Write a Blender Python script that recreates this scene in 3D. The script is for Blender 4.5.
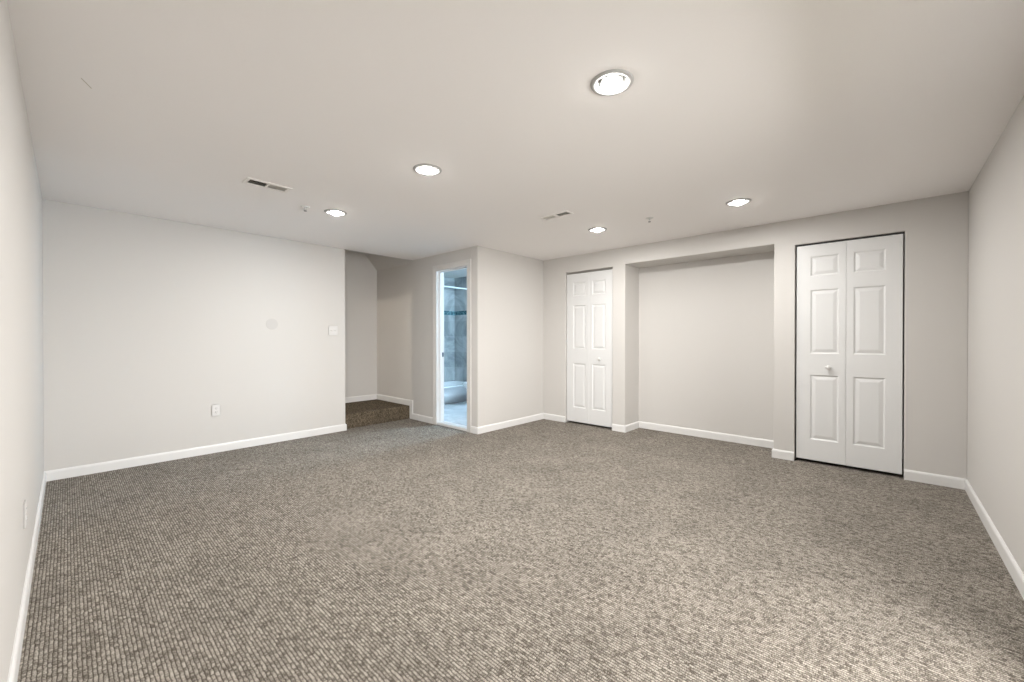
import bpy, bmesh, math
from mathutils import Vector, Matrix

for o in list(bpy.data.objects):
    bpy.data.objects.remove(o)
scene = bpy.context.scene
C = scene.collection

# ------------------------------------------------------------------ camera
F_PX, YAW, CX, CY, CAM_Z, TILT = 406.4, 0.7379, 514.28, 340.93, 1.1744, -0.00527
cam_data = bpy.data.cameras.new('camera')
cam_data.sensor_fit = 'HORIZONTAL'
cam_data.sensor_width = 36.0
cam_data.lens = F_PX / 1024 * 36.0
cam_data.shift_x = (512 - CX) / 1024
cam_data.shift_y = (CY - 341) / 1024
cam_data.clip_start = 0.02
cam = bpy.data.objects.new('camera', cam_data)
C.objects.link(cam)
cam.location = (0, 0, CAM_Z)
# world X lies YAW to the right of the view direction
fwd = Vector((math.cos(YAW) * math.cos(TILT), math.sin(YAW) * math.cos(TILT), math.sin(TILT)))
cam.rotation_euler = fwd.to_track_quat('-Z', 'Y').to_euler()
scene.camera = cam

# ------------------------------------------------------------------ world, exposure
FILL_DAYLIGHT = 12.8
world = bpy.data.worlds.new('world')
scene.world = world
world.use_nodes = True
world.node_tree.nodes['Background'].inputs[0].default_value = (1.0, 0.985, 0.965, 1)      # fill daylight, let in by the added patio door
world.node_tree.nodes['Background'].inputs[1].default_value = FILL_DAYLIGHT
scene.view_settings.view_transform = 'Standard'
scene.view_settings.look = 'None'
scene.view_settings.exposure = 0.80
scene.view_settings.gamma = 1.0
scene.view_settings.use_curve_mapping = False

BULB_L = 42.0         # visible glow of the ceiling bulbs
CAN_W = 12.4          # light thrown by each ceiling bulb, watts
BATH_L = 225.0        # bathroom globe
STAIR_L = 2100.0      # bulb at the head of the stairs

# ------------------------------------------------------------------ room dimensions (metres)
H = 2.32
XL, YA, XB, YR = -0.133, 5.103, 4.704, -0.483
WA_END = 2.393        # where the rear left wall stops
WT = 0.12
XD = 3.40             # plane of the wall with the bathroom doorway
YC = 3.70             # plane of the bump-out wall
YS = 6.12             # stairwell rear wall
STEP_Y, STEP_Z = 5.17, 0.19
NX = 5.09             # niche back
BX, BY, BZ, BH = 5.25, 6.40, 0.03, 2.39     # bathroom far corner, floor, ceiling


# ------------------------------------------------------------------ materials
def srgb(r, g, b):
    def f(c):
        c /= 255.0
        return c / 12.92 if c <= 0.04045 else ((c + 0.055) / 1.055) ** 2.4
    return (f(r), f(g), f(b), 1)


def mat(name, col, rough=0.5, metal=0.0, emit=None, strength=0, bump=None, spec=0.5):
    m = bpy.data.materials.new(name)
    m.use_nodes = True
    nt = m.node_tree
    b = nt.nodes['Principled BSDF']
    b.inputs['Base Color'].default_value = col
    b.inputs['Roughness'].default_value = rough
    b.inputs['Metallic'].default_value = metal
    b.inputs['Specular IOR Level'].default_value = spec
    if emit:
        b.inputs['Emission Color'].default_value = emit
        b.inputs['Emission Strength'].default_value = strength
    if bump:
        sc, st, dist = bump
        tc = nt.nodes.new('ShaderNodeTexCoord')
        n = nt.nodes.new('ShaderNodeTexNoise')
        n.inputs['Scale'].default_value = sc
        n.inputs['Detail'].default_value = 3
        bp = nt.nodes.new('ShaderNodeBump')
        bp.inputs['Strength'].default_value = st
        bp.inputs['Distance'].default_value = dist
        nt.links.new(tc.outputs['Object'], n.inputs['Vector'])
        nt.links.new(n.outputs['Fac'], bp.inputs['Height'])
        nt.links.new(bp.outputs['Normal'], b.inputs['Normal'])
    return m


WALL = mat('wall_paint', (0.595, 0.575, 0.550, 1), 0.6, bump=(90, 0.12, 0.002), spec=0.3)
CEIL = mat('ceiling_paint', (0.90, 0.875, 0.86, 1), 0.8, bump=(70, 0.15, 0.002), spec=0.2)
TRIM = mat('white_trim_paint', (0.73, 0.722, 0.71, 1), 0.35)
CASING = mat('casing_paint', (0.64, 0.622, 0.60, 1), 0.4)
DOOR = mat('white_door_paint', (0.70, 0.70, 0.695, 1), 0.38)
PLATE = mat('white_plastic', (0.67, 0.657, 0.64, 1), 0.35)
PATCH = mat('grey_patch_paint', (0.535, 0.517, 0.497, 1), 0.6)
SLOT = mat('dark_slot', (0.03, 0.03, 0.03, 1), 0.6)
METAL = mat('track_metal', (0.35, 0.34, 0.32, 1), 0.4, 0.8)
CHROME = mat('chrome', (0.8, 0.82, 0.84, 1), 0.15, 1.0)
RODM = mat('white_rod', (0.85, 0.87, 0.88, 1), 0.25)
BAFFLE = mat('lamp_baffle', (0.55, 0.545, 0.53, 1), 0.5)
RINGM = mat('lamp_trim', (0.45, 0.445, 0.435, 1), 0.5)
VENT = mat('vent_paint', (0.84, 0.81, 0.78, 1), 0.5)
LOUVRE = mat('shaded_louvre', (0.60, 0.57, 0.52, 1), 0.5)  # shade on the slats put into the colour, darker than the frame
VENTIN = mat('vent_inside', (0.05, 0.04, 0.03, 1), 0.8)
BULB = mat('bulb_glow', (1, 1, 1, 1), 0.3, emit=(1.0, 0.985, 0.96, 1), strength=BULB_L)
GLOBE = mat('bath_globe', (1, 1, 1, 1), 0.3, emit=(0.50, 0.76, 1.0, 1), strength=BATH_L)
STAIRB = mat('stair_bulb', (1, 1, 1, 1), 0.3, emit=(1.0, 0.88, 0.72, 1), strength=STAIR_L)
PORC = mat('white_porcelain', (0.82, 0.83, 0.84, 1), 0.12)
STRIKE = mat('dark_strike_metal', (0.06, 0.09, 0.14, 1), 0.4, 0.6)


def nodes_mat(name):
    m = bpy.data.materials.new(name)
    m.use_nodes = True
    return m, m.node_tree, m.node_tree.nodes['Principled BSDF']


def math_node(nt, op, a, b=None, c=None):
    n = nt.nodes.new('ShaderNodeMath')
    n.operation = op
    for i, v in enumerate((a, b, c)):
        if v is None:
            continue
        if isinstance(v, (int, float)):
            n.inputs[i].default_value = v
        else:
            nt.links.new(v, n.inputs[i])
    return n.outputs[0]


def carpet(name, dark, light, gap_shade):
    """loop pile: rows 12 mm apart along world Y, each row a chain of heathered loops, occlusion in the gaps painted in as backing"""
    m, nt, b = nodes_mat(name)
    L = nt.links.new
    tc = nt.nodes.new('ShaderNodeTexCoord')
    wn = nt.nodes.new('ShaderNodeTexNoise'); wn.inputs['Scale'].default_value = 38; wn.inputs['Detail'].default_value = 3
    L(tc.outputs['Object'], wn.inputs['Vector'])
    ws = nt.nodes.new('ShaderNodeVectorMath'); ws.operation = 'MULTIPLY_ADD'
    L(wn.outputs['Color'], ws.inputs[0]); ws.inputs[1].default_value = (0.009, 0.026, 0.006)
    L(tc.outputs['Object'], ws.inputs[2])
    sx = nt.nodes.new('ShaderNodeSeparateXYZ'); L(ws.outputs[0], sx.inputs[0])
    u = math_node(nt, 'DIVIDE', sx.outputs[0], 0.0120)
    row = math_node(nt, 'FLOOR', u)
    fu = math_node(nt, 'SUBTRACT', math_node(nt, 'FRACT', u), 0.5)
    rr = nt.nodes.new('ShaderNodeTexWhiteNoise'); rr.noise_dimensions = '1D'; L(row, rr.inputs['W'])
    # loops run on down the risers of the stairs too, so height adds to the along-row coordinate
    yv = math_node(nt, 'DIVIDE', math_node(nt, 'SUBTRACT', sx.outputs[1], sx.outputs[2]), 0.0075)
    v = math_node(nt, 'ADD', yv, math_node(nt, 'MULTIPLY', rr.outputs['Value'], 7.3))
    fv = math_node(nt, 'SUBTRACT', math_node(nt, 'FRACT', v), 0.5)
    cell = nt.nodes.new('ShaderNodeCombineXYZ'); L(row, cell.inputs[0]); L(math_node(nt, 'FLOOR', v), cell.inputs[1])
    wn2 = nt.nodes.new('ShaderNodeTexWhiteNoise'); wn2.noise_dimensions = '2D'; L(cell.outputs[0], wn2.inputs['Vector'])
    fn = nt.nodes.new('ShaderNodeTexNoise'); fn.inputs['Scale'].default_value = 210; fn.inputs['Detail'].default_value = 2
    L(tc.outputs['Object'], fn.inputs['Vector'])
    # space-dyed yarn: neighbouring loops of a row share a tone now and then
    cell2 = nt.nodes.new('ShaderNodeCombineXYZ'); L(row, cell2.inputs[0]); L(math_node(nt, 'FLOOR', math_node(nt, 'MULTIPLY', v, 0.41)), cell2.inputs[1]); cell2.inputs[2].default_value = 3.7
    wn3 = nt.nodes.new('ShaderNodeTexWhiteNoise'); wn3.noise_dimensions = '3D'; L(cell2.outputs[0], wn3.inputs['Vector'])
    mixv = math_node(nt, 'ADD', math_node(nt, 'MULTIPLY', wn2.outputs['Value'], 0.45), math_node(nt, 'MULTIPLY', wn3.outputs['Value'], 0.55))
    tone = math_node(nt, 'MULTIPLY_ADD', mixv, 1.15, math_node(nt, 'MULTIPLY_ADD', fn.outputs['Fac'], 2.2, -1.12))
    yarn = nt.nodes.new('ShaderNodeMixRGB'); yarn.use_clamp = True
    yarn.inputs[1].default_value = dark; yarn.inputs[2].default_value = light
    L(tone, yarn.inputs[0]); 
    # loop height: rounded across the row, dipping slightly between loops
    hu = math_node(nt, 'SUBTRACT', 1.0, math_node(nt, 'MULTIPLY', math_node(nt, 'MULTIPLY', fu, fu), 4.0))
    hv = math_node(nt, 'SUBTRACT', 1.0, math_node(nt, 'MULTIPLY', math_node(nt, 'MULTIPLY', fv, fv), 2.7))
    h = math_node(nt, 'MULTIPLY', hu, hv)
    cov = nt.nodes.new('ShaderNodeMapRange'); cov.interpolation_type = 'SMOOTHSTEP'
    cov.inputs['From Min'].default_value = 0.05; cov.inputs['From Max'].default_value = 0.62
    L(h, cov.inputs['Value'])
    mx = nt.nodes.new('ShaderNodeMixRGB'); L(cov.outputs[0], mx.inputs[0]); mx.inputs[1].default_value = gap_shade  # occlusion between rows and loops, put into the base colour
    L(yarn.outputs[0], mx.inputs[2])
    pn = nt.nodes.new('ShaderNodeTexNoise'); pn.inputs['Scale'].default_value = 3.0; pn.inputs['Detail'].default_value = 5
    L(tc.outputs['Object'], pn.inputs['Vector'])
    mr = nt.nodes.new('ShaderNodeMapRange')
    mr.inputs['From Min'].default_value = 0.3; mr.inputs['From Max'].default_value = 0.7
    mr.inputs['To Min'].default_value = 0.90; mr.inputs['To Max'].default_value = 1.10
    L(pn.outputs['Fac'], mr.inputs['Value'])
    hsv = nt.nodes.new('ShaderNodeHueSaturation')
    L(mx.outputs[0], hsv.inputs['Color']); L(mr.outputs[0], hsv.inputs['Value'])
    L(hsv.outputs[0], b.inputs['Base Color'])
    b.inputs['Roughness'].default_value = 0.95
    b.inputs['Specular IOR Level'].default_value = 0.1
    bp = nt.nodes.new('ShaderNodeBump'); bp.inputs['Strength'].default_value = 0.6; bp.inputs['Distance'].default_value = 0.004
    L(h, bp.inputs['Height']); L(bp.outputs[0], b.inputs['Normal'])
    return m


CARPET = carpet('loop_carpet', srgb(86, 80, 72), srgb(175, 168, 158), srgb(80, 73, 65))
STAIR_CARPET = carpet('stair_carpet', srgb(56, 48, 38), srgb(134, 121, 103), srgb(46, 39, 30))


def tile(name, c1, c2, grout, w, h, rough, vscale=2.2, upright=True, gap=0.003, vary=0.16):
    m, nt, b = nodes_mat(name)
    L = nt.links.new
    tc = nt.nodes.new('ShaderNodeTexCoord')
    sep = nt.nodes.new('ShaderNodeSeparateXYZ'); L(tc.outputs['Object'], sep.inputs[0])
    comb = nt.nodes.new('ShaderNodeCombineXYZ')
    if upright:
        L(math_node(nt, 'ADD', sep.outputs[0], sep.outputs[1]), comb.inputs[0]); L(sep.outputs[2], comb.inputs[1])
    else:
        L(sep.outputs[0], comb.inputs[0]); L(sep.outputs[1], comb.inputs[1])
    br = nt.nodes.new('ShaderNodeTexBrick')
    br.offset = 0.5
    br.inputs['Scale'].default_value = 1
    br.inputs['Mortar Size'].default_value = gap
    br.inputs['Brick Width'].default_value = w
    br.inputs['Row Height'].default_value = h
    br.inputs['Color1'].default_value = (0, 0, 0, 1); br.inputs['Color2'].default_value = (1, 1, 1, 1)
    L(comb.outputs[0], br.inputs['Vector'])
    n = nt.nodes.new('ShaderNodeTexNoise'); n.inputs['Scale'].default_value = vscale
    n.inputs['Detail'].default_value = 7; n.inputs['Roughness'].default_value = 0.62; n.inputs['Distortion'].default_value = 1.2
    L(tc.outputs['Object'], n.inputs['Vector'])
    f = math_node(nt, 'MULTIPLY_ADD', br.outputs['Color'], vary, math_node(nt, 'SUBTRACT', n.outputs['Fac'], vary / 2))
    rp = nt.nodes.new('ShaderNodeValToRGB')
    rp.color_ramp.elements[0].position = 0.36; rp.color_ramp.elements[0].color = c1
    rp.color_ramp.elements[1].position = 0.66; rp.color_ramp.elements[1].color = c2
    L(f, rp.inputs[0])
    mx = nt.nodes.new('ShaderNodeMixRGB'); L(br.outputs['Fac'], mx.inputs[0]); L(rp.outputs[0], mx.inputs[1]); mx.inputs[2].default_value = grout
    L(mx.outputs[0], b.inputs['Base Color'])
    b.inputs['Roughness'].default_value = rough
    return m


TILE = tile('marbled_wall_tile', (0.30, 0.325, 0.33, 1), (0.60, 0.62, 0.62, 1), (0.45, 0.46, 0.46, 1), 0.60, 0.305, 0.22)
FTILE = tile('pale_floor_tile', (0.56, 0.58, 0.60, 1), (0.78, 0.79, 0.80, 1), (0.5, 0.5, 0.5, 1), 0.60, 0.30, 0.25, upright=False)
MOSAIC = tile('teal_mosaic', (0.01, 0.07, 0.10, 1), (0.22, 0.42, 0.46, 1), (0.12, 0.2, 0.22, 1), 0.024, 0.024, 0.15, vscale=40, vary=0.7)


# ------------------------------------------------------------------ mesh helpers
def link(name, bm, m, parent=None, smooth=False):
    bmesh.ops.recalc_face_normals(bm, faces=bm.faces)
    me = bpy.data.meshes.new(name)
    bm.to_mesh(me); bm.free()
    me.materials.append(m)
    if smooth:
        for p in me.polygons:
            p.use_smooth = True
    o = bpy.data.objects.new(name, me)
    C.objects.link(o)
    if parent is not None:
        o.parent = parent
    return o


def struct(o, label=None):
    o['kind'] = 'structure'
    if label:
        o['label'] = label
    return o


def thing(name, label, cat, loc=(0, 0, 0), group=None):
    o = bpy.data.objects.new(name, None)
    o.empty_display_size = 0.1
    C.objects.link(o)
    o.location = loc
    o['label'] = label; o['category'] = cat
    if group:
        o['group'] = group
    return o


def frame_empty(name, label, loc):
    o = bpy.data.objects.new(name, None)
    o.empty_display_size = 0.1
    C.objects.link(o)
    o.location = loc
    return struct(o, label)


def box(bm, a, b):
    x0, y0, z0 = a; x1, y1, z1 = b
    vs = [bm.verts.new(p) for p in ((x0, y0, z0), (x1, y0, z0), (x1, y1, z0), (x0, y1, z0),
                                    (x0, y0, z1), (x1, y0, z1), (x1, y1, z1), (x0, y1, z1))]
    for f in ((0, 3, 2, 1), (4, 5, 6, 7), (0, 1, 5, 4), (1, 2, 6, 5), (2, 3, 7, 6), (3, 0, 4, 7)):
        bm.faces.new([vs[i] for i in f])
    return vs


def bev_box(bm, a, b, w=0.002, seg=2):
    t = bmesh.new()
    box(t, a, b)
    bmesh.ops.bevel(t, geom=list(t.edges), offset=w, segments=seg, affect='EDGES')
    me = bpy.data.meshes.new('tmp'); t.to_mesh(me); t.free()
    bm.from_mesh(me); bpy.data.meshes.remove(me)


def solid(boxes, holes=()):
    """union of boxes minus holes, with only the outer faces kept"""
    ed = [sorted({round(v, 5) for bx in list(boxes) + list(holes) for v in (bx[0][k], bx[1][k])}) for k in range(3)]

    def inside(c, bx):
        return all(bx[0][k] < c[k] < bx[1][k] for k in range(3))
    n = [len(e) - 1 for e in ed]
    occ = {}
    for i in range(n[0]):
        for j in range(n[1]):
            for k in range(n[2]):
                c = ((ed[0][i] + ed[0][i + 1]) / 2, (ed[1][j] + ed[1][j + 1]) / 2, (ed[2][k] + ed[2][k + 1]) / 2)
                occ[i, j, k] = any(inside(c, b) for b in boxes) and not any(inside(c, h) for h in holes)
    bm = bmesh.new(); vc = {}

    def v(i, j, k):
        if (i, j, k) not in vc:
            vc[i, j, k] = bm.verts.new((ed[0][i], ed[1][j], ed[2][k]))
        return vc[i, j, k]
    for (i, j, k), s in occ.items():
        if not s:
            continue
        for d, q in (((-1, 0, 0), ((0, 0, 0), (0, 0, 1), (0, 1, 1), (0, 1, 0))), ((1, 0, 0), ((1, 0, 0), (1, 1, 0), (1, 1, 1), (1, 0, 1))),
                     ((0, -1, 0), ((0, 0, 0), (1, 0, 0), (1, 0, 1), (0, 0, 1))), ((0, 1, 0), ((0, 1, 0), (0, 1, 1), (1, 1, 1), (1, 1, 0))),
                     ((0, 0, -1), ((0, 0, 0), (0, 1, 0), (1, 1, 0), (1, 0, 0))), ((0, 0, 1), ((0, 0, 1), (1, 0, 1), (1, 1, 1), (0, 1, 1)))):
            if not occ.get((i + d[0], j + d[1], k + d[2]), False):
                bm.faces.new([v(i + a, j + b, k + c) for a, b, c in q])
    return bm


def bevel_mod(o, w=0.004, seg=2):
    md = o.modifiers.new('bevel', 'BEVEL')
    md.width = w; md.segments = seg; md.limit_method = 'ANGLE'; md.angle_limit = math.radians(50)
    return o


def lathe(bm, prof, seg=40, M=None, cap0=False, cap1=False):
    rings = []
    for r, z in prof:
        ring = []
        if r < 1e-6:
            p = Vector((0, 0, z)); p = M @ p if M else p
            ring = [bm.verts.new(p)]
        else:
            for i in range(seg):
                a = 2 * math.pi * i / seg
                p = Vector((r * math.cos(a), r * math.sin(a), z)); p = M @ p if M else p
                ring.append(bm.verts.new(p))
        rings.append(ring)
    for a, b in zip(rings, rings[1:]):
        for i in range(seg):
            j = (i + 1) % seg
            if len(a) == 1 and len(b) == 1:
                continue
            if len(a) == 1:
                bm.faces.new((a[0], b[i], b[j]))
            elif len(b) == 1:
                bm.faces.new((a[i], a[j], b[0]))
            else:
                bm.faces.new((a[i], a[j], b[j], b[i]))
    if cap0 and len(rings[0]) > 1:
        bm.faces.new(rings[0])
    if cap1 and len(rings[-1]) > 1:
        bm.faces.new(rings[-1])


def loft(bm, sections, cap=True):
    """sections: lists of points, same count, closed loops"""
    rs = [[bm.verts.new(p) for p in s] for s in sections]
    n = len(rs[0])
    for a, b in zip(rs, rs[1:]):
        for i in range(n):
            bm.faces.new((a[i], a[(i + 1) % n], b[(i + 1) % n], b[i]))
    if cap:
        bm.faces.new(rs[0]); bm.faces.new(rs[-1])


# ------------------------------------------------------------------ floor
bm = bmesh.new()
box(bm, (XL - WT, YR - WT, -0.10), (XD + 0.075, YS + WT, 0.0))
box(bm, (XD + 0.075, YR - WT, -0.10), (5.60, YC + 0.06, 0.0))
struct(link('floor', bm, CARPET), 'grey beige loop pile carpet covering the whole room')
struct(link('floor_bathroom', solid([((XD + 0.075, YC + 0.06, -0.10), (BX + 0.1, BY + 0.1, BZ))]), FTILE), 'pale tiled floor of the bathroom beyond the doorway')

# ------------------------------------------------------------------ lamp positions (needed for the ceiling openings)
LAMPS = [
    ((1.645, 0.905), 'round recessed ceiling light nearest the camera, largest of the five glowing'),
    ((1.645, 2.290), 'round recessed ceiling light at the middle of the row of three on the left'),
    ((1.640, 3.680), 'round recessed ceiling light beside the small sprinkler, closest to the rear left wall'),
    ((3.745, 2.225), 'round recessed ceiling light over the recessed niche, beside the small square vent'),
    ((3.785, 0.905), 'round recessed ceiling light closest to the right wall, in front of wide bifold door'),
]
CAN_R = 0.074
PD = (0.95, 2.45, 2.06)       # unseen patio door opening, added in the right wall for fill light


# ------------------------------------------------------------------ ceiling
def ceiling():
    bm = bmesh.new()
    e = 0.06
    # the ceiling stops at the rear left wall's face: beyond it the stairwell is open
    out = [(XL - e, YR - e), (XB + e, YR - e), (XB + e, YC + e), (XD + e, YC + e), (XD + e, YA), (XL - e, YA)]
    edges = []

    def loop(pts):
        vs = [bm.verts.new((x, y, H)) for x, y in pts]
        for i in range(len(vs)):
            edges.append(bm.edges.new((vs[i], vs[(i + 1) % len(vs)])))
        return vs
    loop(out)
    for (x, y), _ in LAMPS:
        loop([(x + CAN_R * math.cos(2 * math.pi * i / 40), y + CAN_R * math.sin(2 * math.pi * i / 40)) for i in range(40)])
    for (x0, x1, y0, y1) in VENT_HOLES:
        loop([(x0, y0), (x1, y0), (x1, y1), (x0, y1)])
    bmesh.ops.triangle_fill(bm, use_beauty=True, use_dissolve=False, edges=edges)
    r = bmesh.ops.extrude_face_region(bm, geom=list(bm.faces))
    for v in r['geom']:
        if isinstance(v, bmesh.types.BMVert):
            v.co.z += 0.016
    return bm


VENT_HOLES = [(0.885, 1.135, 3.358, 3.452), (3.024, 3.094, 2.115, 2.405)]


def ceiling_mat():
    """ceiling paint with one thin hairline scuff in it"""
    m = CEIL
    nt = m.node_tree; b = nt.nodes['Principled BSDF']; L = nt.links.new
    tc = nt.nodes.new('ShaderNodeTexCoord')
    sep = nt.nodes.new('ShaderNodeSeparateXYZ'); L(tc.outputs['Object'], sep.inputs[0])
    (ax, ay), (bx_, by_) = SCUFF
    dx, dy = bx_ - ax, by_ - ay; ln = math.hypot(dx, dy); dx /= ln; dy /= ln
    px = math_node(nt, 'SUBTRACT', sep.outputs[0], ax); py = math_node(nt, 'SUBTRACT', sep.outputs[1], ay)
    along = math_node(nt, 'ADD', math_node(nt, 'MULTIPLY', px, dx), math_node(nt, 'MULTIPLY', py, dy))
    side = math_node(nt, 'ABSOLUTE', math_node(nt, 'SUBTRACT', math_node(nt, 'MULTIPLY', px, dy), math_node(nt, 'MULTIPLY', py, dx)))
    ins = math_node(nt, 'MULTIPLY', math_node(nt, 'MULTIPLY', math_node(nt, 'GREATER_THAN', along, 0), math_node(nt, 'LESS_THAN', along, ln)), math_node(nt, 'LESS_THAN', side, 0.0022))
    mx = nt.nodes.new('ShaderNodeMixRGB'); L(ins, mx.inputs[0])
    mx.inputs[1].default_value = b.inputs['Base Color'].default_value; mx.inputs[2].default_value = (0.56, 0.52, 0.45, 1)
    L(mx.outputs[0], b.inputs['Base Color'])


SCUFF = ((0.045, 2.613), (0.079, 2.687))
ceiling_mat()
struct(link('ceiling', ceiling(), CEIL), 'plain off-white ceiling with recessed lights')
# floor slab above the room, so the lamp cans sit in a closed void
SLAB = H + 0.24
struct(link('ceiling_slab', solid([((XL - WT, YR - WT, SLAB), (XB + WT, YA, SLAB + 0.05)),
                                   ((XL - WT, YA, SLAB), (WA_END, YA + 0.02, SLAB + 0.05))],
                                  [((XD + 0.02, YC + 0.02, 0), (9, 9, 9))]), WALL))

# ------------------------------------------------------------------ walls
TOP = H + 0.24
SW = 3.9              # height of the stairwell walls
struct(link('wall_left', solid([((XL - WT, YR - WT, 0), (XL, YA + WT, TOP))]), WALL), 'bright off-white wall along the left edge')
struct(link('wall_right', solid([((XL, YR - WT, 0), (XB + WT, YR, TOP))], [((PD[0], -9, -1), (PD[1], 9, PD[2]))]), WALL), 'bright off-white wall along the right edge')
o = link('wall_rear_left', solid([((XL, YA, 0), (WA_END, YA + WT, SW)), ((-2.3, YA + 0.001, 2.0), (XL, YA + WT, SW)),
                                  ((WA_END, YA, H + 0.0165), (XD, YA + WT, SW))]), WALL)
struct(bevel_mod(o), 'long plain wall facing the camera on the left')

D1 = (2.576, 3.305, 2.098)      # narrow bifold opening
D2 = (-0.128, 0.634, 2.075)     # wide bifold opening
NI = (0.805, 2.400, 2.110)      # niche
o = link('wall_rear_right', solid(
    [((XB, YR, 0), (XB + WT, YC, TOP)),
     ((XB, NI[0] - 0.1, 0), (NX + 0.1, NI[1] + 0.1, NI[2] + 0.1))],
    [((XB - 1, D1[0], -1), (XB + WT + .01, D1[1], D1[2])), ((XB - 1, D2[0], -1), (XB + WT + 0.01, D2[1], D2[2])),
     ((XB - 1, NI[0], -1), (NX, NI[1], NI[2]))]), WALL)
struct(bevel_mod(o), 'greige wall with two closets and a shallow niche')
# closets behind the two bifold doors
for nm, d in (('wall_closet_narrow', D1), ('wall_closet_wide', D2)):
    y0, y1 = d[0] - 0.05, d[1] + 0.05
    if nm.endswith('wide'):
        y0, y1 = YR, 0.70
    else:
        y0, y1 = 2.51, YC
    struct(link(nm, solid([((XB + WT, y0, 0), (XB + 0.8, y1, TOP))], [((XB, y0 + 0.02, -1), (XB + 0.78, y1 - 0.02, TOP - 0.02))]), WALL))

o = link('wall_bump_out', solid([((XD, YC, 0), (BX + 0.1, YC + WT, TOP))]), WALL)
struct(bevel_mod(o), 'short greige wall between doorway and narrow closet')
DO = (3.893, 4.52, 2.095)         # bathroom doorway
o = link('wall_doorway', solid([((XD, YC + WT, 0), (XD + WT, BY + 0.1, SW))],
                               [((XD - 1, DO[0] - 0.018, -1), (XD + 1, DO[1] + 0.018, DO[2] + 0.018))]), WALL)
struct(bevel_mod(o), 'greige wall holding the bathroom doorway')
struct(link('wall_stair_rear', solid([((-2.3, YS, 0), (XD, YS + WT, SW))]), WALL), 'shaded wall behind the carpeted landing')
struct(link('wall_stair_head', solid([((-2.42, YA, 2.0), (-2.3, YS + WT, SW))]), WALL))


# underside of the upper flight: rises away from the doorway wall
def stair_ceiling():
    prof = [(XD, 2.285), (2.87, 2.90), (0.60, 2.90), (0.60, 3.85), (-2.3, 3.85), (-2.3, 3.95), (0.7, 3.95), (0.7, 3.0), (2.91, 3.0), (XD, 2.40)]
    bm = bmesh.new()
    loft(bm, [[(x, YA + 0.0005, z) for x, z in prof], [(x, YS, z) for x, z in prof]])
    return bm


struct(link('ceiling_stair', stair_ceiling(), WALL), 'sloping stairwell ceiling over the landing')

# bathroom shell
struct(link('wall_bathroom_rear', solid([((XD + WT, BY, 0), (BX + 0.1, BY + 0.1, BH + 0.1))]), TILE), 'marbled grey tiled wall behind the bathtub')
struct(link('wall_bathroom_end', solid([((BX, YC + WT, 0), (BX + 0.1, BY, BH + 0.1))]), TILE), 'marbled grey tiled wall at the end of the bathtub')
struct(link('ceiling_bathroom', solid([((XD + WT, YC + WT, BH), (BX, BY, BH + 0.1))]), WALL), 'bathroom ceiling')
bm = solid([((XD + WT, BY - 0.006, 1.645), (BX - 0.006, BY, 1.725)), ((BX - 0.006, 5.66, 1.645), (BX, BY, 1.725))])
struct(link('trim_mosaic', bm, MOSAIC), 'teal mosaic tile band across the bathroom tiles')

# ------------------------------------------------------------------ baseboards
BBH, BBT = 0.085, 0.013
BB_PROF = [(0, 0), (BBT, 0), (BBT, BBH - 0.018), (BBT - 0.002, BBH - 0.009), (BBT - 0.006, BBH - 0.003), (BBT - 0.009, BBH), (0, BBH)]


def baseboards(pts, names, z=0.0, labels=None):
    """mitred boards on the right-hand side of a path, one mesh per wall"""
    P = [Vector((x, y)) for x, y in pts]
    D = [(b - a).normalized() for a, b in zip(P, P[1:])]
    N = [Vector((d.y, -d.x)) for d in D]

    def off(i, t):
        if i == 0:
            return P[0] + N[0] * t
        if i == len(P) - 1:
            return P[-1] + N[-1] * t
        m = N[i - 1] + N[i]
        return P[i] + m * (t / (1 + N[i - 1].dot(N[i])))
    meshes = {}
    for i, nm in enumerate(names):
        bm = meshes.setdefault(nm, bmesh.new())
        secs = []
        for k in (i, i + 1):
            secs.append([(off(k, t).x, off(k, t).y, z + h) for t, h in BB_PROF])
        loft(bm, secs)
    for nm, bm in meshes.items():
        o = struct(link(nm, bm, TRIM), 'white baseboard')
    return meshes


baseboards([(XL, YR), (XL, YA), (WA_END, YA), (WA_END, YA + 0.065)], ['baseboard_left', 'baseboard_rear_left', 'baseboard_rear_left'])
baseboards([(XD, 3.814), (XD, YC), (XB, YC), (XB, D1[1])], ['baseboard_doorway', 'baseboard_bump_out', 'baseboard_corner'])
baseboards([(XB, D1[0]), (XB, NI[1]), (NX, NI[1]), (NX, NI[0]), (XB, NI[0]), (XB, D2[1])],
           ['baseboard_niche'] * 5)
baseboards([(XB, D2[0]), (XB, YR), (XL + 0.013, YR)], ['baseboard_rear_right', 'baseboard_right'])
baseboards([(XD, STEP_Y - 0.075), (XD, 4.597)], ['baseboard_landing'])
baseboards([(0.9, YS), (XD, YS), (XD, STEP_Y - 0.01)], ['baseboard_stair', 'baseboard_stair'], z=STEP_Z)
bm = bmesh.new()
bev_box(bm, (XD - BBT, STEP_Y - 0.080, 0.0), (XD, STEP_Y - 0.002, STEP_Z + BBH), 0.003)
struct(link('trim_step_side', bm, TRIM), 'white upright trim board where the baseboard climbs the step')


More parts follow.
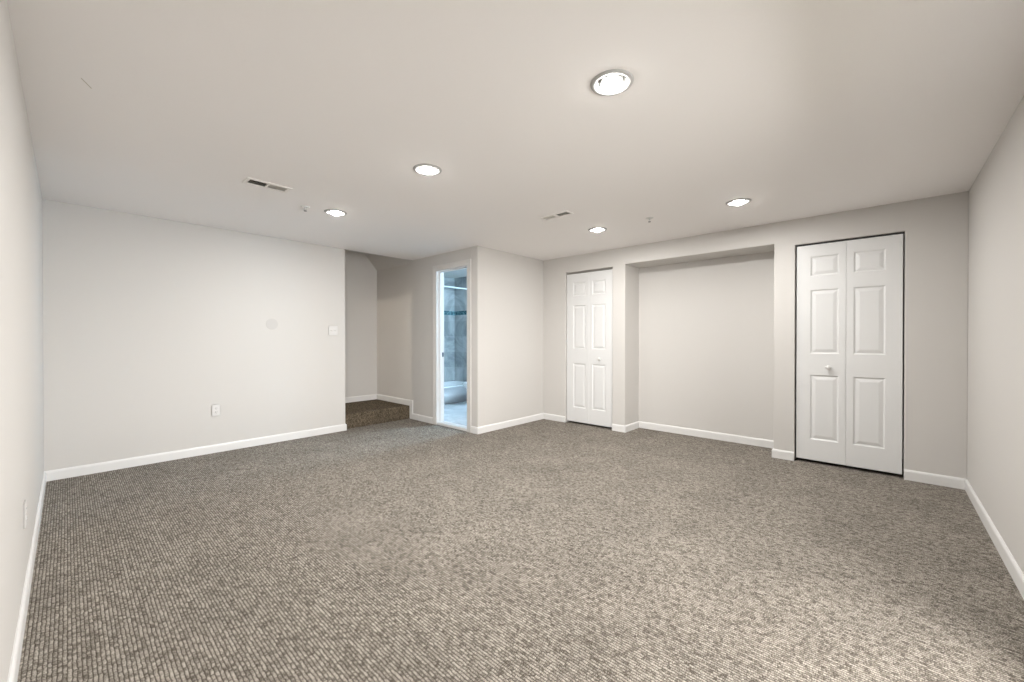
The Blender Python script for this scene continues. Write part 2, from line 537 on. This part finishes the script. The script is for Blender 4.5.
# ------------------------------------------------------------------ stairs
def stairs():
    bm = bmesh.new()
    prof = [(STEP_Y + 0.004, 0), (STEP_Y, 0.02), (STEP_Y, STEP_Z - 0.025), (STEP_Y + 0.004, STEP_Z - 0.009), (STEP_Y + 0.013, STEP_Z - 0.002), (STEP_Y + 0.03, STEP_Z), (YS - 0.001, STEP_Z), (YS - 0.001, 0)]
    # landing: rounded nosing along the open front
    loft(bm, [[(2.15, y, z) for y, z in prof], [(XD - 0.001, y, z) for y, z in prof]])
    x = 2.20
    for k in range(1, 12):
        z = STEP_Z * (k + 1)
        y0, y1 = YA + WT + 0.001, YS - 0.001
        x1 = x - 0.25
        pr = [(x, z - STEP_Z), (x, z - 0.02), (x - 0.006, z - 0.006), (x - 0.02, z), (x1 - 0.03, z), (x1 - 0.03, max(0, z - 2 * STEP_Z))]
        loft(bm, [[(a, y0, b) for a, b in pr], [(a, y1, b) for a, b in pr]])
        x = x1
    box(bm, (-2.29, YA + WT + 0.001, 2.05), (x, YS - 0.001, STEP_Z * 12))
    return bm


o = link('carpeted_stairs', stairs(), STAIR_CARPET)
struct(o, 'dark carpeted landing step between the rear left wall and the doorway wall')


# ------------------------------------------------------------------ doorway frame
fr = frame_empty('door_3', 'white cased bathroom doorway', (XD, (DO[0] + DO[1]) / 2, 0))
pl = Vector(fr.location)


def rel(bm):
    bmesh.ops.translate(bm, verts=bm.verts, vec=-pl)
    return bm


CW = 0.077
bm = bmesh.new()
# profiled casing: mitred U around the opening, swept as one piece
cprof = [(0, 0), (0, 0.010), (0.012, 0.013), (0.030, 0.011), (0.050, 0.015), (0.066, 0.018), (CW, 0.016), (CW, 0)]   # (outwards, thickness)
y0, y1, zt = DO[0] - 0.0, DO[1] + 0.0, DO[2]
secs = []
for (yy, zz, dy, dz) in ((y0, 0.0, -1, 0), (y0, zt, -1, 1), (y1, zt, 1, 1), (y1, 0.0, 1, 0)):
    secs.append([(XD - t, yy + dy * w, zz + dz * w) for w, t in cprof])
loft(bm, secs)
link('casing', rel(bm), CASING, fr)
bm = bmesh.new()
j = 0.018
box(bm, (XD, y0 - j + .001, 0), (XD + WT, y0, zt)); box(bm, (XD, y1, 0), (XD + WT, y1 + j - .001, zt)); box(bm, (XD, y0 - j + .001, zt), (XD + WT, y1 + j - .001, zt + j - .001))
# door stop
box(bm, (XD + 0.045, y0, 0), (XD + 0.078, y0 + 0.011, zt)); box(bm, (XD + 0.045, y1 - 0.011, 0), (XD + 0.078, y1, zt)); box(bm, (XD + 0.045, y0, zt - 0.011), (XD + 0.078, y1, zt))
link('jamb', rel(bm), TRIM, fr)
bm = bmesh.new(); bev_box(bm, (XD - 0.005, y0, 0.0), (XD + WT, y1, 0.034), 0.006)
link('threshold', rel(bm), TRIM, fr)
bm = bmesh.new(); bev_box(bm, (XD + 0.082, y1 - 0.003, 0.925), (XD + 0.112, y1 + 0.001, 0.985), 0.001)
so = link('strike_plate', rel(bm), STRIKE, fr); so['label'] = 'dark metal strike plate'


# ------------------------------------------------------------------ bifold doors
def leaf_bm(w, z0, z1, p0, p1, th=0.034):
    """leaf spanning y 0..w, front face at x = 0 facing -x, with three moulded panels between p0 and p1"""
    bm = bmesh.new()
    pz = [(0.225, 0.835), (1.035, 1.635), (1.765, 1.950)]
    ys = [0.002, p0, p1, w - 0.002]
    zs = [z0 + 0.002]
    for a, b in pz:
        zs += [a, b]
    zs.append(z1 - 0.002)
    vc = {}

    def v(y, z, x=0.0):
        k = (round(x, 5), round(y, 5), round(z, 5))
        if k not in vc:
            vc[k] = bm.verts.new((x, y, z))
        return vc[k]
    for i in range(3):
        for k in range(len(zs) - 1):
            a, b, c, d = ys[i], ys[i + 1], zs[k], zs[k + 1]
            if i == 1 and k % 2 == 1:
                prev = [v(a, c), v(b, c), v(b, d), v(a, d)]
                for ins, dep in ((0.005, 0.0035), (0.010, 0.0080), (0.016, 0.0085), (0.021, 0.0070), (0.040, 0.0018), (0.044, 0.0012)):
                    q = [v(a + ins, c + ins, dep), v(b - ins, c + ins, dep), v(b - ins, d - ins, dep), v(a + ins, d - ins, dep)]
                    for n in range(4):
                        bm.faces.new((prev[n], prev[(n + 1) % 4], q[(n + 1) % 4], q[n]))
                    prev = q
                bm.faces.new(prev)
            else:
                bm.faces.new((v(a, c), v(b, c), v(b, d), v(a, d)))
    # rounded edge, sides and back
    def ring(y0, y1, za, zb, x):
        return [v(y0, za, x), v(y1, za, x), v(y1, zb, x), v(y0, zb, x)]
    # perimeter points of the front follow the grid; stitch them down as polygons
    front = {'b': [v(y, zs[0]) for y in ys], 't': [v(y, zs[-1]) for y in ys], 'l': [v(ys[0], z) for z in zs], 'r': [v(ys[-1], z) for z in zs]}
    R = ring(0, w, z0, z1, 0.002)
    B = ring(0, w, z0, z1, th)
    bm.faces.new(front['b'] + [R[1], R[0]])
    bm.faces.new(front['t'] + [R[2], R[3]])
    bm.faces.new(front['l'] + [R[3], R[0]])
    bm.faces.new(front['r'] + [R[2], R[1]])
    for n in range(4):
        bm.faces.new((R[n], R[(n + 1) % 4], B[(n + 1) % 4], B[n]))
    bm.faces.new(B)
    return bm


def bifold(name, label, d, knob, z0, ztop, gap_r, gap_l, inset, knobcol, track_col):
    y0, y1, zt = d
    root = frame_empty(name, label, (XB + inset, y0, 0))
    w = (y1 - y0 - gap_r - gap_l - 0.0012) / 2
    outer, inner = 0.107, 0.050
    la = link('door_leaf', leaf_bm(w, z0, ztop, outer, w - inner), DOOR, root); la.location = (0, gap_r, 0)
    lb = link('door_leaf', leaf_bm(w, z0, ztop, inner, w - outer), DOOR, root); lb.location = (0, gap_r + w + 0.0012, 0)
    ky, kz, which = knob
    par = la if which == 'a' else lb
    bm = bmesh.new()
    M = Matrix.Rotation(-math.pi / 2, 4, 'Y')
    lathe(bm, [(0.010, -0.001), (0.0095, 0.006), (0.0075, 0.011), (0.010, 0.017), (0.0155, 0.022), (0.0175, 0.028), (0.0155, 0.034), (0.009, 0.0375), (0, 0.0385)], 28, M)
    k = link('door_knob', bm, knobcol, par, True)
    k.scale = (1.15, 1.2, 1.2)
    k.location = (0, ky - y0 - par.location.y, kz)
    # top track, tucked above the leaves
    bm = bmesh.new()
    h0 = ztop + 0.006
    if zt - h0 > 0.004:
        box(bm, (0.004, 0.001, h0), (0.030, y1 - y0 - 0.001, zt))
        t = link('door_track', bm, track_col, root); t['label'] = 'dark metal top track'
    return root


bifold('door_1', 'narrow white six panel bifold closet door with white knob, between niche and corner', D1, (2.765, 0.905, 'a'), 0.028, 2.072, 0.003, 0.008, 0.022, PLATE, METAL)
bifold('door_2', 'wide white six panel bifold closet door with white knob, near the right wall', D2, (0.377, 0.910, 'b'), 0.030, 2.058, 0.010, 0.012, 0.022, PLATE, SLOT)


# ------------------------------------------------------------------ recessed ceiling lights
def make_lamp():
    root = thing('recessed_light', '', 'ceiling light', (0, 0, H), 'recessed ceiling lights')
    bm = bmesh.new()
    lathe(bm, [(0.070, 0.010), (0.070, 0.0), (0.072, -0.005), (0.079, -0.0075), (0.088, -0.006), (0.094, -0.002), (0.0955, 0.0)], 48)
    link('trim_ring', bm, RINGM, root, True)
    bm = bmesh.new()
    prof = [(0.0705, 0.0)]
    for i in range(1, 9):            # stepped baffle
        z = i * 0.011
        prof += [(0.0705 - i * 0.0012, z - 0.002), (0.0690 - i * 0.0012, z)]
    prof += [(0.058, 0.11), (0.0, 0.112)]
    lathe(bm, prof, 48)
    link('baffle', bm, BAFFLE, root, False)
    bm = bmesh.new()
    lathe(bm, [(0, -0.026), (0.012, -0.0252), (0.024, -0.0222), (0.035, -0.0165), (0.043, -0.008), (0.046, 0.0)], 40)
    b = link('bulb', bm, BULB, root, True); b['label'] = 'glowing frosted bulb face'
    bm = bmesh.new()
    lathe(bm, [(0.046, 0.0), (0.0485, 0.010), (0.048, 0.022), (0.042, 0.038), (0.030, 0.070), (0.016, 0.092), (0.013, 0.108), (0, 0.108)], 40)
    link('bulb_neck', bm, BAFFLE, b, True)
    ld = bpy.data.lights.new('bulb_light', 'AREA'); ld.shape = 'DISK'; ld.size = 0.07
    ld.energy = CAN_W; ld.color = (1.0, 0.985, 0.96)
    lo = bpy.data.objects.new('bulb_light', ld); C.objects.link(lo)
    lo.parent = root; lo.location = (0, 0, -0.028)
    return root


def dup(root, loc):
    r = root.copy(); C.objects.link(r); r.location = loc
    for ch in list(root.children):
        c = ch.copy(); C.objects.link(c); c.parent = r
        for g in ch.children:
            d = g.copy(); C.objects.link(d); d.parent = c
    return r


lamp0 = make_lamp()
for i, ((x, y), lab) in enumerate(LAMPS):
    o = lamp0 if i == 0 else dup(lamp0, (x, y, H))
    o.location = (x, y, H)
    o['label'] = lab


# ------------------------------------------------------------------ ceiling vents
def vent(name, label, rect, dark_first, flange, along):
    """register: flat flange frame, two banks of slanted louvres, dark duct above"""
    x0, x1, y0, y1 = rect
    root = thing(name, label, 'vent', ((x0 + x1) / 2, (y0 + y1) / 2, H), 'ceiling air vents')
    cx, cy = root.location.x, root.location.y
    hx, hy = (x1 - x0) / 2, (y1 - y0) / 2
    t = 0.006
    fb = solid([((-hx - flange, -hy - flange, -t), (hx + flange, hy + flange, 0.0))], [((-hx + .002, -hy + .002, -1), (hx - .002, hy - .002, 1))])
    if along == 'x':
        box(fb, (-0.006, -hy, -t + 0.001), (0.006, hy, 0.010))
    else:
        box(fb, (-hx, -0.014, -t + 0.001), (hx, 0.014, 0.010))
    bevel_mod(link('vent_frame', fb, VENT, root), 0.003)
    for half in (-1, 1):
        lb = bmesh.new()
        L = hx if along == 'x' else hy
        gap = 0.006 if along == 'x' else 0.014
        n = int((L - gap) / 0.0125)
        lean = 1.0 if (half == -1) == dark_first else -1.0
        for i in range(n):
            c = half * (gap + (i + 0.5) * (L - gap) / n)
            # leaning slats: one bank opens towards the viewer, the other turns its faces to the viewer
            a = math.radians(42) * lean
            s = 0.0070
            dx, dz = s * math.sin(a), s * math.cos(a)
            nx_, nz_ = 0.0006 * math.cos(a), -0.0006 * math.sin(a)
            pts = [(c - dx + nx_, -dz + nz_), (c + dx + nx_, dz + nz_), (c + dx - nx_, dz - nz_), (c - dx - nx_, -dz - nz_)]
            if along == 'x':
                loft(lb, [[(p, -hy + .002, q + 0.005) for p, q in pts], [(p, hy - .002, q + 0.005) for p, q in pts]])
            else:
                loft(lb, [[(-hx + .002, p, q + 0.005) for p, q in pts], [(hx - .002, p, q + 0.005) for p, q in pts]])
        link('louvre_bank', lb, LOUVRE, root)
    db = bmesh.new()
    box(db, (-hx, -hy, 0.0), (hx, hy, 0.12))
    bot = [f for f in db.faces if abs(f.calc_center_median().z) < 1e-6]
    bmesh.ops.delete(db, geom=bot, context='FACES')
    link('duct', db, VENTIN, root)
    return root


vent('ceiling_vent', 'long white two part ceiling vent with dark louvres near the left wall', VENT_HOLES[0], True, 0.024, 'x')
vent('ceiling_vent', 'small white ceiling vent with one dark square, beside the light over the niche', VENT_HOLES[1], True, 0.020, 'y')


# ------------------------------------------------------------------ sprinkler heads
def sprinkler(loc, label):
    root = thing('sprinkler_head', label, 'sprinkler', loc, 'ceiling sprinkler heads')
    bm = bmesh.new()
    lathe(bm, [(0.036, 0.0), (0.036, -0.002), (0.030, -0.006), (0.014, -0.008), (0.011, -0.004), (0.011, 0.0)], 32)
    e = link('escutcheon', bm, PLATE, root, True)
    bm = bmesh.new()
    lathe(bm, [(0.008, 0.0), (0.008, -0.018), (0.0, -0.018)], 16)
    for s in (-1, 1):
        box(bm, (s * 0.009 - 0.0015, -0.002, -0.036), (s * 0.009 + 0.0015, 0.002, -0.014))
    link('nozzle', bm, CHROME, root)
    bm = bmesh.new()
    lathe(bm, [(0.0, -0.036), (0.013, -0.036), (0.013, -0.038), (0.0, -0.038)], 20)
    link('deflector', bm, SLOT, root)
    return root


sprinkler((1.392, 3.715, H), 'small sprinkler head on the ceiling between the long vent and rear left light')
sprinkler((3.718, 1.648, H), 'small sprinkler head on the ceiling between the two lights of the right row')


# ------------------------------------------------------------------ wall plates
def outlet(label, loc, rotz):
    root = thing('wall_outlet', label, 'outlet', loc, 'wall outlets')
    root.rotation_euler = (0, 0, rotz)          # plate faces local -Y
    bm = bmesh.new(); bev_box(bm, (-0.036, -0.006, -0.058), (0.036, 0.0, 0.058), 0.003)
    link('face_plate', bm, PLATE, root)
    for s in (-1, 1):
        bm = bmesh.new()
        cz = s * 0.0195
        pts = []
        for i in range(24):
            a = 2 * math.pi * i / 24
            pts.append((0.0175 * math.cos(a), max(-0.0135, min(0.0135, 0.0175 * math.sin(a)))))
        loft(bm, [[(x, -0.0055, z + cz) for x, z in pts], [(x, -0.0085, z + cz) for x, z in pts]])
        r = link('receptacle', bm, PLATE, root)
        bm = bmesh.new()
        box(bm, (-0.0078, -0.0090, cz - 0.002), (-0.0052, -0.0082, cz + 0.008)); box(bm, (0.0052, -0.0090, cz - 0.001), (0.0078, -0.0082, cz + 0.007))
        lathe(bm, [(0.0026, 0.0090), (0.0026, 0.0082), (0, 0.0082)], 10, Matrix.Translation((0, 0, cz - 0.0085)) @ Matrix.Rotation(math.pi / 2, 4, 'X'), cap0=True)
        link('slots', bm, SLOT, r)
    return root


outlet('white duplex outlet low on the rear left wall', (1.030, YA, 0.437), 0)
outlet('white outlet low on the left wall, seen edge on', (XL, 2.822, 0.396), math.pi / 2)

sw = thing('light_switch', 'white double toggle light switch by the end of the rear left wall', 'light switch', (2.238, YA, 1.278))
bm = bmesh.new(); bev_box(bm, (-0.058, -0.006, -0.058), (0.058, 0, 0.058), 0.003)
link('face_plate', bm, PLATE, sw)
for x, up in ((-0.023, 1), (0.023, -1)):
    bm = bmesh.new()
    box(bm, (x - 0.005, -0.0066, -0.012), (x + 0.005, -0.0055, 0.012))
    f = link('toggle_slot', bm, PLATE, sw)
    bm = bmesh.new(); bev_box(bm, (x - 0.004, -0.018, -0.004), (x + 0.004, -0.005, 0.004), 0.001)
    bmesh.ops.rotate(bm, verts=bm.verts, cent=(x, -0.006, 0), matrix=Matrix.Rotation(0.5 * up, 3, 'X'))
    link('toggle', bm, PLATE, sw)

cv = thing('round_wall_cover', 'faint round grey cover plate in the middle of the rear left wall', 'cover plate', (1.553, YA, 1.341))
bm = bmesh.new()
lathe(bm, [(0.062, 0.0), (0.062, 0.0012), (0.058, 0.0022), (0, 0.0022)], 40, Matrix.Rotation(math.pi / 2, 4, 'X'))
link('cover_disc', bm, PATCH, cv)


# ------------------------------------------------------------------ bathroom contents
TY0, TY1, TX0, TX1, TH = 5.66, BY - 0.002, XD + WT + 0.002, BX - 0.002, 0.335
tub = thing('bathtub', 'white bathtub with smooth apron, seen through the doorway', 'bathtub', (TX0, TY0, BZ))


def rrect(x0, x1, y0, y1, r, z, n=6):
    pts = []
    for cx, cy, a0 in ((x1 - r, y1 - r, 0), (x0 + r, y1 - r, 90), (x0 + r, y0 + r, 180), (x1 - r, y0 + r, 270)):
        for i in range(n + 1):
            a = math.radians(a0 + 90 * i / n)
            pts.append((cx + r * math.cos(a), cy + r * math.sin(a), z))
    return pts


bm = bmesh.new()
W_, D_ = TX1 - TX0, TY1 - TY0
secs = [rrect(0, W_, -0.004, D_, 0.004, 0), rrect(0, W_, -0.002, D_, 0.004, TH * 0.55 - BZ), rrect(0, W_, 0.0, D_, 0.006, TH - BZ - 0.035),
        rrect(0, W_, -0.012, D_, 0.008, TH - BZ - 0.030), rrect(0, W_, -0.014, D_, 0.010, TH - BZ - 0.008), rrect(0.004, W_ - .004, -0.008, D_ - .004, 0.012, TH - BZ),
        rrect(0.10, W_ - 0.08, 0.075, D_ - 0.06, 0.14, TH - BZ), rrect(0.115, W_ - 0.095, 0.09, D_ - 0.075, 0.13, TH - BZ - 0.02),
        rrect(0.17, W_ - 0.15, 0.13, D_ - 0.11, 0.12, 0.10), rrect(0.25, W_ - 0.22, 0.19, D_ - 0.17, 0.10, 0.06)]
loft(bm, secs)
link('tub_shell', bm, PORC, tub, True)
tub.children[0].data.shade_smooth() if hasattr(tub.children[0].data, 'shade_smooth') else None

rod = thing('shower_curtain_rod', 'straight white shower curtain rod above the bathtub', 'curtain rod', ((TX0 + TX1) / 2, TY0 + 0.02, 2.09))
bm = bmesh.new(); RX = Matrix.Rotation(math.pi / 2, 4, 'Y')
hw = (BX - XD - WT) / 2
lathe(bm, [(0.0135, -hw + 0.001), (0.0135, hw - 0.001)], 20, RX, True, True)
link('rod', bm, RODM, rod, True)
for s in (-1, 1):
    bm = bmesh.new()
    lathe(bm, [(0.0137, s * (hw - 0.03)), (0.022, s * (hw - 0.022)), (0.030, s * (hw - 0.004)), (0.030, s * (hw - 0.001))], 24, RX)
    link('rod_flange', bm, CHROME, rod, True)

# toilet: stands against the end wall, its bowl just shows at the doorway's right edge
TC = 5.275
to = thing('toilet', 'white toilet standing in front of the bathtub, its rim at doorway edge', 'toilet', (BX, TC, BZ))


def oval(cx, a, b, z, n=28, sq=0.0):
    pts = []
    for i in range(n):
        t = 2 * math.pi * i / n
        x, y = math.cos(t), math.sin(t)
        w = 1 - 0.14 * max(0, -x) ** 2            # narrower nose
        pts.append((cx + a * x, b * y * w, z))
    return pts


bm = bmesh.new()
loft(bm, [oval(-0.34, 0.22, 0.105, 0), oval(-0.34, 0.215, 0.10, 0.03), oval(-0.34, 0.19, 0.088, 0.10), oval(-0.37, 0.21, 0.12, 0.20), oval(-0.41, 0.26, 0.165, 0.29),
          oval(-0.43, 0.285, 0.182, 0.345), oval(-0.43, 0.288, 0.184, 0.362), oval(-0.43, 0.26, 0.16, 0.366)])
link('bowl', bm, PORC, to, True)
bm = bmesh.new()
loft(bm, [oval(-0.43, 0.280, 0.180, 0.366), oval(-0.43, 0.290, 0.188, 0.370), oval(-0.43, 0.290, 0.188, 0.380), oval(-0.43, 0.284, 0.184, 0.385), oval(-0.43, 0.284, 0.184, 0.396), oval(-0.43, 0.26, 0.165, 0.402)])
link('seat_lid', bm, PORC, to, True)
bm = bmesh.new(); bev_box(bm, (-0.20, -0.19, 0.36), (-0.012, 0.19, 0.70), 0.02, 3)
tk = link('tank', bm, PORC, to)
bm = bmesh.new(); bev_box(bm, (-0.21, -0.20, 0.70), (-0.006, 0.20, 0.735), 0.01, 3)
link('tank_lid', bm, PORC, to)
bm = bmesh.new(); bev_box(bm, (-0.218, -0.16, 0.63), (-0.198, -0.09, 0.645), 0.004)
link('flush_handle', bm, CHROME, tk)

gl = thing('vanity_light', 'bluish white globe wall light inside the bathroom', 'wall light', (4.92, YC + WT, 1.98))
bm = bmesh.new(); bev_box(bm, (-0.06, 0.0, -0.06), (0.06, 0.02, 0.06), 0.004)
link('light_base', bm, CHROME, gl)
bm = bmesh.new(); lathe(bm, [(0.0, 0), (0.035, -0.0), (0.035, -0.03), (0.05, -0.035)], 32, Matrix.Translation((0, 0.14, 0.0)))
box(bm, (-0.01, 0.018, -0.022), (0.01, 0.12, -0.008))
link('light_arm', bm, CHROME, gl, False)
bm = bmesh.new(); lathe(bm, [(0.05, -0.035), (0.085, -0.055), (0.10, -0.10), (0.09, -0.145), (0.055, -0.180), (0, -0.192)], 32, Matrix.Translation((0, 0.14, 0.0)))
link('glass_globe', bm, GLOBE, gl, True)

pn = thing('pendant_bulb', 'bare bulb lighting the head of the stairs', 'ceiling light', (-1.5, 5.60, 3.85))
bm = bmesh.new(); lathe(bm, [(0.04, 0), (0.04, -0.02), (0.018, -0.03), (0.018, -0.09)], 24, cap0=True)
link('socket', bm, PLATE, pn, True)
bm = bmesh.new(); lathe(bm, [(0.016, -0.09), (0.026, -0.11), (0.030, -0.135), (0.026, -0.157), (0.013, -0.17), (0, -0.173)], 24)
link('bulb', bm, STAIRB, pn, True)


# ------------------------------------------------------------------ unseen sliding patio door, added to let fill daylight in
def clear_glass():
    m = bpy.data.materials.new('clear_glass'); m.use_nodes = True
    nt = m.node_tree; nt.nodes.clear()
    out = nt.nodes.new('ShaderNodeOutputMaterial'); mx = nt.nodes.new('ShaderNodeMixShader')
    fr_ = nt.nodes.new('ShaderNodeFresnel'); fr_.inputs[0].default_value = 1.2
    t = nt.nodes.new('ShaderNodeBsdfTransparent'); g = nt.nodes.new('ShaderNodeBsdfGlossy'); g.inputs['Roughness'].default_value = 0.02
    nt.links.new(fr_.outputs[0], mx.inputs[0]); nt.links.new(t.outputs[0], mx.inputs[1]); nt.links.new(g.outputs[0], mx.inputs[2])
    nt.links.new(mx.outputs[0], out.inputs[0])
    return m


GLASS = clear_glass()
pdo = frame_empty('door_4_added', 'sliding glass patio door added behind the camera to let in fill light', (PD[0], YR - WT, 0))
pw = PD[1] - PD[0]
bm = solid([((0.001, 0, 0.0), (pw - 0.001, WT - 0.001, PD[2] - 0.001))], [((0.045, -1, 0.04), (pw - 0.045, 1, PD[2] - 0.045))])
link('door_frame', bm, TRIM, pdo)
for k in range(2):
    x0 = 0.046 + k * (pw / 2 - 0.06)
    y0 = 0.02 + 0.045 * k
    x1 = x0 + pw / 2 - 0.032
    bm = solid([((x0, y0, 0.041), (x1, y0 + 0.035, PD[2] - 0.046))], [((x0 + 0.06, -1, 0.12), (x1 - 0.06, 1, PD[2] - 0.11))])
    pnl = link('sliding_panel', bm, TRIM, pdo)
    bm = bmesh.new(); box(bm, (x0 + 0.058, y0 + 0.015, 0.118), (x1 - 0.058, y0 + 0.019, PD[2] - 0.108))
    link('glass_pane', bm, GLASS, pnl)
bm = bmesh.new(); box(bm, (-4.4, YR - WT - 4.0, -0.25), (7, YR - WT, -0.12))  # unseen dark ground, added to flatten the daylight gradient on the ceiling
struct(link('ground_added_lawn', bm, mat('lawn', (0.08, 0.075, 0.055, 1), 0.9, bump=(60, 0.5, 0.02))), 'dark lawn added outside the patio door to even out the light')
# unseen deck, added to keep high sky off the floor near the door
bm = bmesh.new()
for k in range(18):
    box(bm, (-1.2 + k * 0.3, YR - WT - 2.6, 2.52), (-1.2 + k * 0.3 + 0.294, YR - WT, 2.56))
for x in (-1.2, 0.5, 2.2, 4.1):
    box(bm, (x, YR - WT - 2.6, 2.36), (x + 0.05, YR - WT, 2.52))
struct(link('ceiling_added_deck', bm, mat('added_deck', (0.22, 0.17, 0.12, 1), 0.8, bump=(30, 0.3, 0.004))), 'timber deck added over the patio door to block the high sky')
pld = bpy.data.lights.new('fill_portal', 'AREA'); pld.shape = 'RECTANGLE'; pld.size = pw; pld.size_y = PD[2]
pld.cycles.is_portal = True
plo = bpy.data.objects.new('fill_portal', pld); C.objects.link(plo)
plo.location = ((PD[0] + PD[1]) / 2, YR - WT - 0.02, PD[2] / 2)
plo.rotation_euler = Vector((0, 1, 0)).to_track_quat('-Z', 'Z').to_euler()
